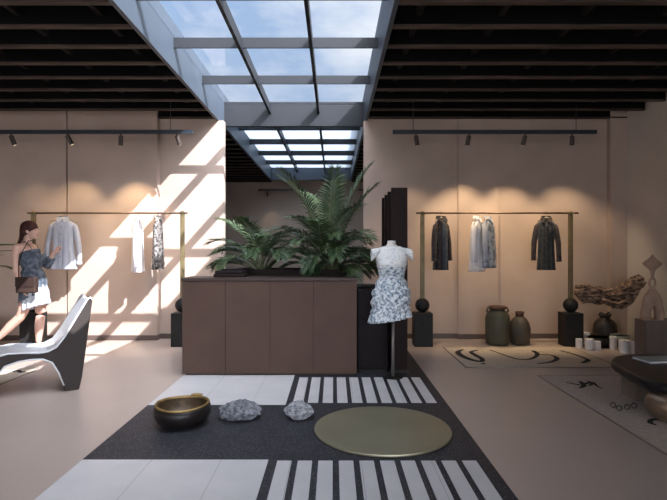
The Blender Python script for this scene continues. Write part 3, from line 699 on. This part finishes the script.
# ------------------------------------------------------------------ pieces on the black terrazzo
b = thing('bowl', 'large black clay bowl with golden rim and inside', 'bowl', (-1.155, 3.82, 0))
M['bowlin'] = mat('brown_gold_inside', (.13, .085, .045), .5, .3, col2=(.07, .045, .026), scale=20)
def bring(r, z, tilt=0, n=48):
    return [(r * cos(2 * PI * j / n) * (1 + .012 * sin(3 * 2 * PI * j / n)), r * sin(2 * PI * j / n), z + .004 * sin(2 * PI * j / n * 2 + 1) * (z / .15)) for j in range(n)]
MB().rings([bring(.11, 0), bring(.15, .008), bring(.19, .04), bring(.214, .085), bring(.21, .125), bring(.197, .15), bring(.19, .148), bring(.198, .10), bring(.18, .05), bring(.13, .025), bring(.02, .02)], cap1=True).build('body', M['bowl'], b, smooth=True)
MB().rings([bring(.199, .146), bring(.203, .155), bring(.197, .162), bring(.187, .158), bring(.185, .146)], cap0=False, cap1=False).build('rim', M['gold'], b, smooth=True)
MB().rings([bring(.187, .148), bring(.190, .105), bring(.172, .06), bring(.12, .034), bring(.01, .030)], cap0=False).build('glaze', M['bowlin'], b, smooth=True)
MB().ball((.06, .19, .165), (.05, .014, .012), 14, 8).build('rim_knob', M['gold'], b, smooth=True)

def rock(name, label, loc, sz, seed, m):
    mb = MB(); n, mm = 56, 36; rg = []; S_ = Vector((seed * 3.7, seed * 1.3, seed * 7.1))
    for i in range(mm + 1):
        a = -PI / 2 + PI * i / mm; out = []
        for j in range(n):
            th = 2 * PI * j / n; d = Vector((max(cos(a), .01) * cos(th), max(cos(a), .01) * sin(th), sin(a)))
            r = 1 + .22 * pnoise(d * 1.6 + S_) + .16 * abs(pnoise(d * 3.4 + S_)) - .22 * abs(pnoise(d * 6 + S_)) + .08 * pnoise(d * 15 + S_)
            p = Vector((d.x * r * sz[0], d.y * r * sz[1], d.z * r * sz[2] + sz[2] * .8))
            if p.z < 0.0: p.z = 0.0
            out.append(p)
        rg.append(out)
    mb.rings(rg); o = mb.build(name, m, smooth=False); o.location = loc
    return o
tag(rock('rock', 0, (-.735, 3.93, 0), (.155, .11, .075), 2, M['rock']), 'larger dark grey craggy rock beside the bowl', 'rock')
tag(rock('rock', 0, (-.272, 3.94, 0), (.105, .09, .072), 5, M['rock2']), 'smaller pale grey rock near the brass disc', 'rock')
dm = MB().lathe([(.45, 0), (.496, .003), (.5, .012), (.497, .02), (.48, .021), (.01, .021)], n=96)
o = dm.build('disc', M['disc'], smooth=False); o.location = (.358, 3.675, .0)
tag(o, 'large round dull brass disc lying flat on the floor', 'disc')

# ------------------------------------------------------------------ right side: vases, jar, candles
v = thing('vase', 'large olive jar with lugs on its shoulders standing against wall', 'vase', ((497.5 - 333.5) * 7.03 / F, 7.03, 0))
MB().lathe([(.13, 0), (.158, .02), (.165, .10), (.168, .36), (.155, .42), (.12, .465), (.10, .48), (.098, .50), (.09, .50), (.088, .47), (.10, .42), (.01, .40)], n=40).build('body', M['olive'], v, smooth=True)
MB().lathe([(.098, .495), (.118, .505), (.122, .53), (.115, .54), (.092, .54), (.09, .50)], n=40).build('rim', M['rust'], v, smooth=True)
for s in (-1, 1):
    MB().tube([(s * .135, 0, .45), (s * .155, 0, .485), (s * .14, 0, .515), (s * .105, 0, .51)], .014, 8).build('lug', M['olive'], v, smooth=True)
v = thing('vase', 'smaller olive-brown bottle vase right of the large olive jar', 'vase', ((521 - 333.5) * 7.0 / F, 7.05, 0))
MB().lathe([(.10, 0), (.13, .02), (.143, .12), (.146, .22), (.13, .30), (.095, .36), (.06, .385), (.055, .39), (.05, .39), (.05, .35), (.01, .33)], n=40).build('body', M['olive2'], v, smooth=True)
MB().lathe([(.055, .385), (.056, .44), (.062, .455), (.056, .46), (.046, .455), (.046, .39)], n=32).build('neck', M['rust'], v, smooth=True)
JX, JY = (605 - 333.5) * 7.2 / F, 7.2
v = thing('lidded_jar', 'dark round jar with two loop handles behind the candles', 'jar', (JX, JY, 0))
MB().lathe([(.08, 0), (.12, .01), (.155, .08), (.165, .17), (.15, .26), (.11, .32), (.07, .345), (.062, .36), (.055, .355), (.06, .32), (.01, .3)], n=40).build('body', M['jar'], v, smooth=True)
MB().lathe([(.064, .352), (.075, .375), (.085, .395), (.078, .40), (.06, .37)], n=32).build('neck', M['jar'], v, smooth=True)
for s in (-1, 1):
    MB().tube([(s * .06, 0, .36), (s * .085, 0, .40), (s * .06, 0, .43), (s * .02, 0, .405)], .012, 8).build('loop_handle', M['jar'], v, smooth=True)
v = thing('shallow_bowl', 'wide black bowl on floor in front of the round jar', 'bowl', ((600 - 333.5) * 6.87 / F, 6.86, 0))
MB().lathe([(.07, 0), (.09, .01), (.14, .06), (.158, .13), (.15, .13), (.13, .07), (.08, .03), (.01, .025)], n=40).build('body', M['black'], v, smooth=True)
MB().lathe([(.149, .128), (.154, .136), (.160, .128)], n=40).build('rim', M['black'], v, smooth=True)
v = thing('shallow_bowl', 'pale green bowl behind the right group of candles', 'bowl', ((621 - 333.5) * 6.86 / F, 6.88, 0))
MB().lathe([(.06, 0), (.08, .01), (.11, .07), (.125, .15), (.118, .15), (.1, .08), (.01, .03)], n=36).build('body', M['palebowl'], v, smooth=True)
MB().lathe([(.117, .148), (.122, .158), (.127, .148)], n=36).build('rim', M['palebowl'], v, smooth=True)
cnd = [(579, 347.5, .042, .125, 'leftmost short white candle beside the black rail base'), (586, 343.5, .06, .16, 'wide white candle at back of the left candle group'), (589.5, 350, .055, .15, 'white candle standing foremost in the left candle group'), (597.5, 349.5, .042, .115, 'short white candle in front of the black bowl'),
       (613, 348.5, .046, .165, 'tall narrow white candle in front of the pale green bowl'), (624.5, 352.5, .068, .16, 'widest white candle in front of the pale green bowl'), (634.5, 353, .042, .15, 'white candle beside the taupe plinth')]
for px, py, r, h, lab in cnd:
    y = 660 / (py - 249.5) + r
    v = thing('candle', lab, 'candle', ((px - 333.5) * y / F, y, 0), 0, 'white candles on the floor at right')
    MB().lathe([(r * .96, 0), (r, .004), (r, h - .006), (r * .95, h), (r * .8, h - .006), (.004, h - .009)], n=28).build('wax_body', M['cup'], v, smooth=False)
    MB().tube([(0, 0, h - .01), (.001, 0, h + .006)], .002, 6).build('wick', M['black'], v)

# plinth + clay sculpture
PLX, PLY = 3.745, 5.98
v = thing('plinth', 'square taupe plinth under the clay sculpture', 'plinth', (PLX, PLY, 0))
MB().box(0, .5, 0, .24, .015, .477).build('block', M['plinth'], v, bevel=.004)
MB().box(.01, .49, .01, .23, 0, .015).build('foot', M['black'], v)
v = thing('sculpture', 'sandy clay figure with arched body, ring neck and pointed disc head', 'sculpture', (PLX + .145, PLY + .12, .477))
mb = MB()
def er2(z, cx, a, b, n=24): return [(cx + a * cos(2 * PI * j / n), b * sin(2 * PI * j / n), z) for j in range(n)]
for s in (-1, 1):
    mb.rings([er2(0, s * .082, .05, .06), er2(.08, s * .082, .054, .06), er2(.13, s * .074, .058, .06), er2(.17, s * .06, .06, .06), er2(.22, s * .04, .07, .055)])
mb.rings([er2(.17, 0, .125, .058), er2(.24, 0, .122, .056), er2(.30, 0, .095, .05), er2(.35, 0, .05, .035), er2(.40, 0, .02, .02)])
ringp = [(.036 * cos(rad(a)), 0, .448 + .058 * sin(rad(a))) for a in range(-90, 271, 20)]
mb.tube(ringp, .015, 10, up=(0, 1, 0))
mb.rings([er2(.50, 0, .018, .018), er2(.55, 0, .02, .02), er2(.60, 0, .03, .028), er2(.635, 0, .07, .04), er2(.665, 0, .112, .05), (er2(.69, 0, .122, .05)), er2(.705, 0, .10, .045), er2(.735, 0, .055, .035), er2(.765, 0, .025, .02), er2(.80, 0, .006, .006)])
mb.build('figure', M['clay'], v, remesh=.008)
MB().box(-.145, .145, -.075, .075, 0, .006).build('foot_plate', M['clay'], v)

# driftwood
v = thing('driftwood', 'long gnarled dark driftwood piece mounted on right end of back wall', 'driftwood', (0, 0, 0))
mb = MB(); rg = []; n = 30; NN = 60
def pxp(px, py, Y): return Vector(((px - 333.5) * Y / F, Y, EYE - (py - 249.5) * Y / F))
key = [(574, 291, 1.5), (582, 293, 6.0), (598, 294, 7.5), (610, 296, 8.5), (622, 294, 10), (631, 288, 9.5), (638, 281, 6.5), (644, 279, 2.0)]
for i in range(NN + 1):
    u = i / NN * (len(key) - 1); k = min(int(u), len(key) - 2); f = u - k
    px = key[k][0] * (1 - f) + key[k + 1][0] * f; py = key[k][1] * (1 - f) + key[k + 1][1] * f; hh = key[k][2] * (1 - f) + key[k + 1][2] * f
    Y = 7.25 - .4 * i / NN; c = pxp(px, py, Y); r = hh * Y / F
    out = []
    for j in range(n):
        th = 2 * PI * j / n; q = 1 + .75 * pnoise(Vector((c.x * 5, cos(th) * 1.6, sin(th) * 1.6))) + .55 * pnoise(Vector((c.x * 5, cos(th) * 4, sin(th) * 4)))
        out.append((c.x + .3 * r * (q - 1), c.y + r * .6 * q * cos(th), c.z + r * q * sin(th)))
    rg.append(out)
mb.rings(rg).build('trunk', M['drift'], v, smooth=False)
for a, b_, c_ in (((634, 282), (640, 279), (645, 283.5)), ((590, 289), (606, 290.5), (624, 284)), ((634, 288), (642, 286), (646, 281)), ((602, 299), (618, 303), (632, 297)), ((576, 286), (590, 285), (604, 289))):
    MB().tube([pxp(*a, 6.92), pxp(*b_, 6.86), pxp(*c_, 6.82)] if a[0] > 600 else [pxp(*a, 7.15), pxp(*b_, 7.0), pxp(*c_, 6.92)], [.03, .022, .012], 10).build('branch', M['drift'], v)
for X, yy, zz in ((3.72, 7.12, .73), (4.02, 7.0, .74)):
    MB().tube([(X, yy, zz), (X, 7.5, zz)], .012, 8).build('wall_pin', M['brassdark'], v)

# low table
v = thing('coffee_table', 'low black organic-shaped table on stone block and bronze ball', 'table', (.04, 0, 0))
ctl = [(2.44, 4.45), (2.40, 4.22), (2.37, 4.02), (2.36, 3.84), (2.42, 3.68), (2.66, 3.58), (3.2, 3.56), (3.6, 3.7), (3.75, 4.1), (3.6, 4.5), (3.3, 4.72), (2.95, 4.8), (2.68, 4.74), (2.52, 4.6)]
pts = []
for i in range(len(ctl)):
    p0, p1, p2, p3 = [Vector((*ctl[(i + q) % len(ctl)], 0)) for q in (-1, 0, 1, 2)]
    for k in range(6):
        tt = k / 6; pts.append(.5 * ((2 * p1) + (-p0 + p2) * tt + (2 * p0 - 5 * p1 + 4 * p2 - p3) * tt ** 2 + (-p0 + 3 * p1 - 3 * p2 + p3) * tt ** 3))
cen = Vector((3.0, 4.18, 0))
def offr(sc_, z): return [(cen.x + (p.x - cen.x) * sc_, cen.y + (p.y - cen.y) * sc_, z) for p in pts]
MB().rings([offr(.80, .225), offr(.92, .235), offr(.98, .258), offr(1, .285), offr(.995, .315), offr(.975, .33)]).build('tabletop', M['table'], v, smooth=False)
MB().box(2.60, 2.80, 4.36, 4.6, 0, .24).build('leg', M['tableleg'], v, bevel=.012)
MB().box(3.35, 3.5, 4.1, 4.3, 0, .22).build('leg', M['tableleg'], v, bevel=.012)
MB().ball((2.55, 3.83, .14), (.185, .165, .14), 40, 24).build('ball_foot', M['bronze'], v, smooth=True)
v = thing('magazine', 'pale green-white magazine lying on the low black table', 'magazine', (2.92, 4.5, .33), rad(8))
MB().box(-.17, .17, -.11, .11, 0, .003).box(-.17, .17, -.11, .11, .015, .018).build('cover', M['book'], v)
MB().box(-.165, .165, -.106, .106, .0031, .0149).build('pages', M['cup'], v)

# ------------------------------------------------------------------ rugs
v = thing('rug', 'beige rug with bold black winding line before the olive jars', 'rug', (0, 0, 0))
MB().box(1.50, 3.22, 5.64, 6.80, 0, .008).build('pile', M['rug'], v)
MB().box(1.49, 3.23, 5.62, 5.64, 0, .01).box(1.49, 3.23, 6.80, 6.815, 0, .01).box(1.485, 1.5, 5.62, 6.815, 0, .01).box(3.22, 3.235, 5.62, 6.815, 0, .01).build('binding', M['rugedge'], v)
def fp(px, py, z=0): Y = (EYE - z) * F / (py - 249.5); return ((px - 333.5) * Y / F, Y)
def line(pix, wds, z, parent, name='line_motif'):
    P_ = [Vector((*fp(a, b_, z), z)) for a, b_ in pix]; out = []; ws = []
    for i in range(len(P_) - 1):
        p0 = P_[max(i - 1, 0)]; p1 = P_[i]; p2 = P_[i + 1]; p3 = P_[min(i + 2, len(P_) - 1)]
        for k in range(6):
            tt = k / 6; out.append(.5 * ((2 * p1) + (-p0 + p2) * tt + (2 * p0 - 5 * p1 + 4 * p2 - p3) * tt ** 2 + (-p0 + 3 * p1 - 3 * p2 + p3) * tt ** 3)); ws.append(wds[i] * (1 - tt) + wds[i + 1] * tt)
    out.append(P_[-1]); ws.append(wds[-1])
    rg = []
    for i, p in enumerate(out):
        t_ = (out[min(i + 1, len(out) - 1)] - out[max(i - 1, 0)]).normalized(); s = Vector((-t_.y, t_.x, 0)) * ws[i] / 2
        rg.append([p - s, p - s + Vector((0, 0, .003)), p + s + Vector((0, 0, .003)), p + s])
    return MB().rings(rg).build(name, M['ink'], parent)
line([(463, 348.6), (458, 351), (462, 355), (472, 359), (481, 360.5), (482, 358), (476, 354.5), (471, 351), (478, 349)], [.03, .07, .08, .07, .06, .06, .07, .05, .02], .0081, v)
line([(490, 349), (500, 352.5), (515, 357.5), (528, 358.5), (536, 355.5), (537, 352.5), (533, 349.8)], [.02, .02, .03, .04, .05, .06, .05], .0081, v)
line([(536, 353.5), (550, 354), (557, 357.5), (551, 361), (538, 362.8)], [.02, .03, .06, .04, .02], .0081, v)
line([(560, 349.6), (573, 353), (584, 357), (588, 359.5), (582, 362)], [.02, .03, .04, .06, .04], .0081, v)
line([(481, 362.6), (483, 362.8), (485, 362.6)], [.04, .05, .04], .0081, v)
v = thing('rug', 'pale greige rug with small dark motifs beneath the low black table', 'rug', (0, 0, 0))
MB().box(2.155, 4.25, 2.2, 5.25, 0, .006).build('pile', M['rug2'], v)
MB().box(2.145, 2.155, 2.2, 5.26, 0, .008).box(2.155, 4.25, 5.25, 5.26, 0, .008).build('binding', M['rugedge'], v)
rr = random.Random(4)
line([(566, 381.6), (574, 383), (580, 384)], [.01, .025, .02], .0061, v)
line([(580, 380.5), (584, 384.5), (580, 387)], [.03, .05, .02], .0061, v)
line([(583, 383.5), (592, 381.5), (597, 385), (602, 387.5)], [.03, .04, .02, .012], .0061, v)
line([(588, 380), (592, 383), (588, 385)], [.02, .03, .01], .0061, v)
for a in ((613, 404), (619, 407), (627, 406), (634, 404.5)):
    line([(a[0] - 3, a[1]), (a[0], a[1] - 2.5), (a[0] + 3, a[1] + .5), (a[0], a[1] + 3), (a[0] - 3, a[1])], [.004, .008, .007, .004, .004], .0061, v)
line([(656, 424), (650, 421.5), (653, 418.5), (662, 419)], [.02, .04, .03, .015], .0061, v)
v = thing('rug', 'pale rug corner with tiny motif on the sunlit floor behind the lounge chair', 'rug', (0, 0, 0))
MB().box(-5.6, -3.28, 3.9, 5.55, 0, .006).build('pile', M['rug'], v)
MB().box(-5.6, -3.27, 5.55, 5.56, 0, .008).box(-3.28, -3.27, 3.9, 5.55, 0, .008).build('binding', M['rugedge'], v)
line([(13, 370.8), (18, 369.6), (21, 371.4), (25, 370.4)], [.02, .05, .04, .02], .0061, v)

# ------------------------------------------------------------------ output look
vs_ = SC.view_settings
SC.display_settings.display_device = 'sRGB'
vs_.view_transform = 'Standard'; vs_.look = 'None'; vs_.exposure = 0; vs_.gamma = 1; vs_.use_curve_mapping = False
SC.cycles.max_bounces = 8; SC.cycles.diffuse_bounces = 5; SC.cycles.transparent_max_bounces = 12
SC.cycles.sample_clamp_indirect = 6
SC.cycles.use_denoising = True
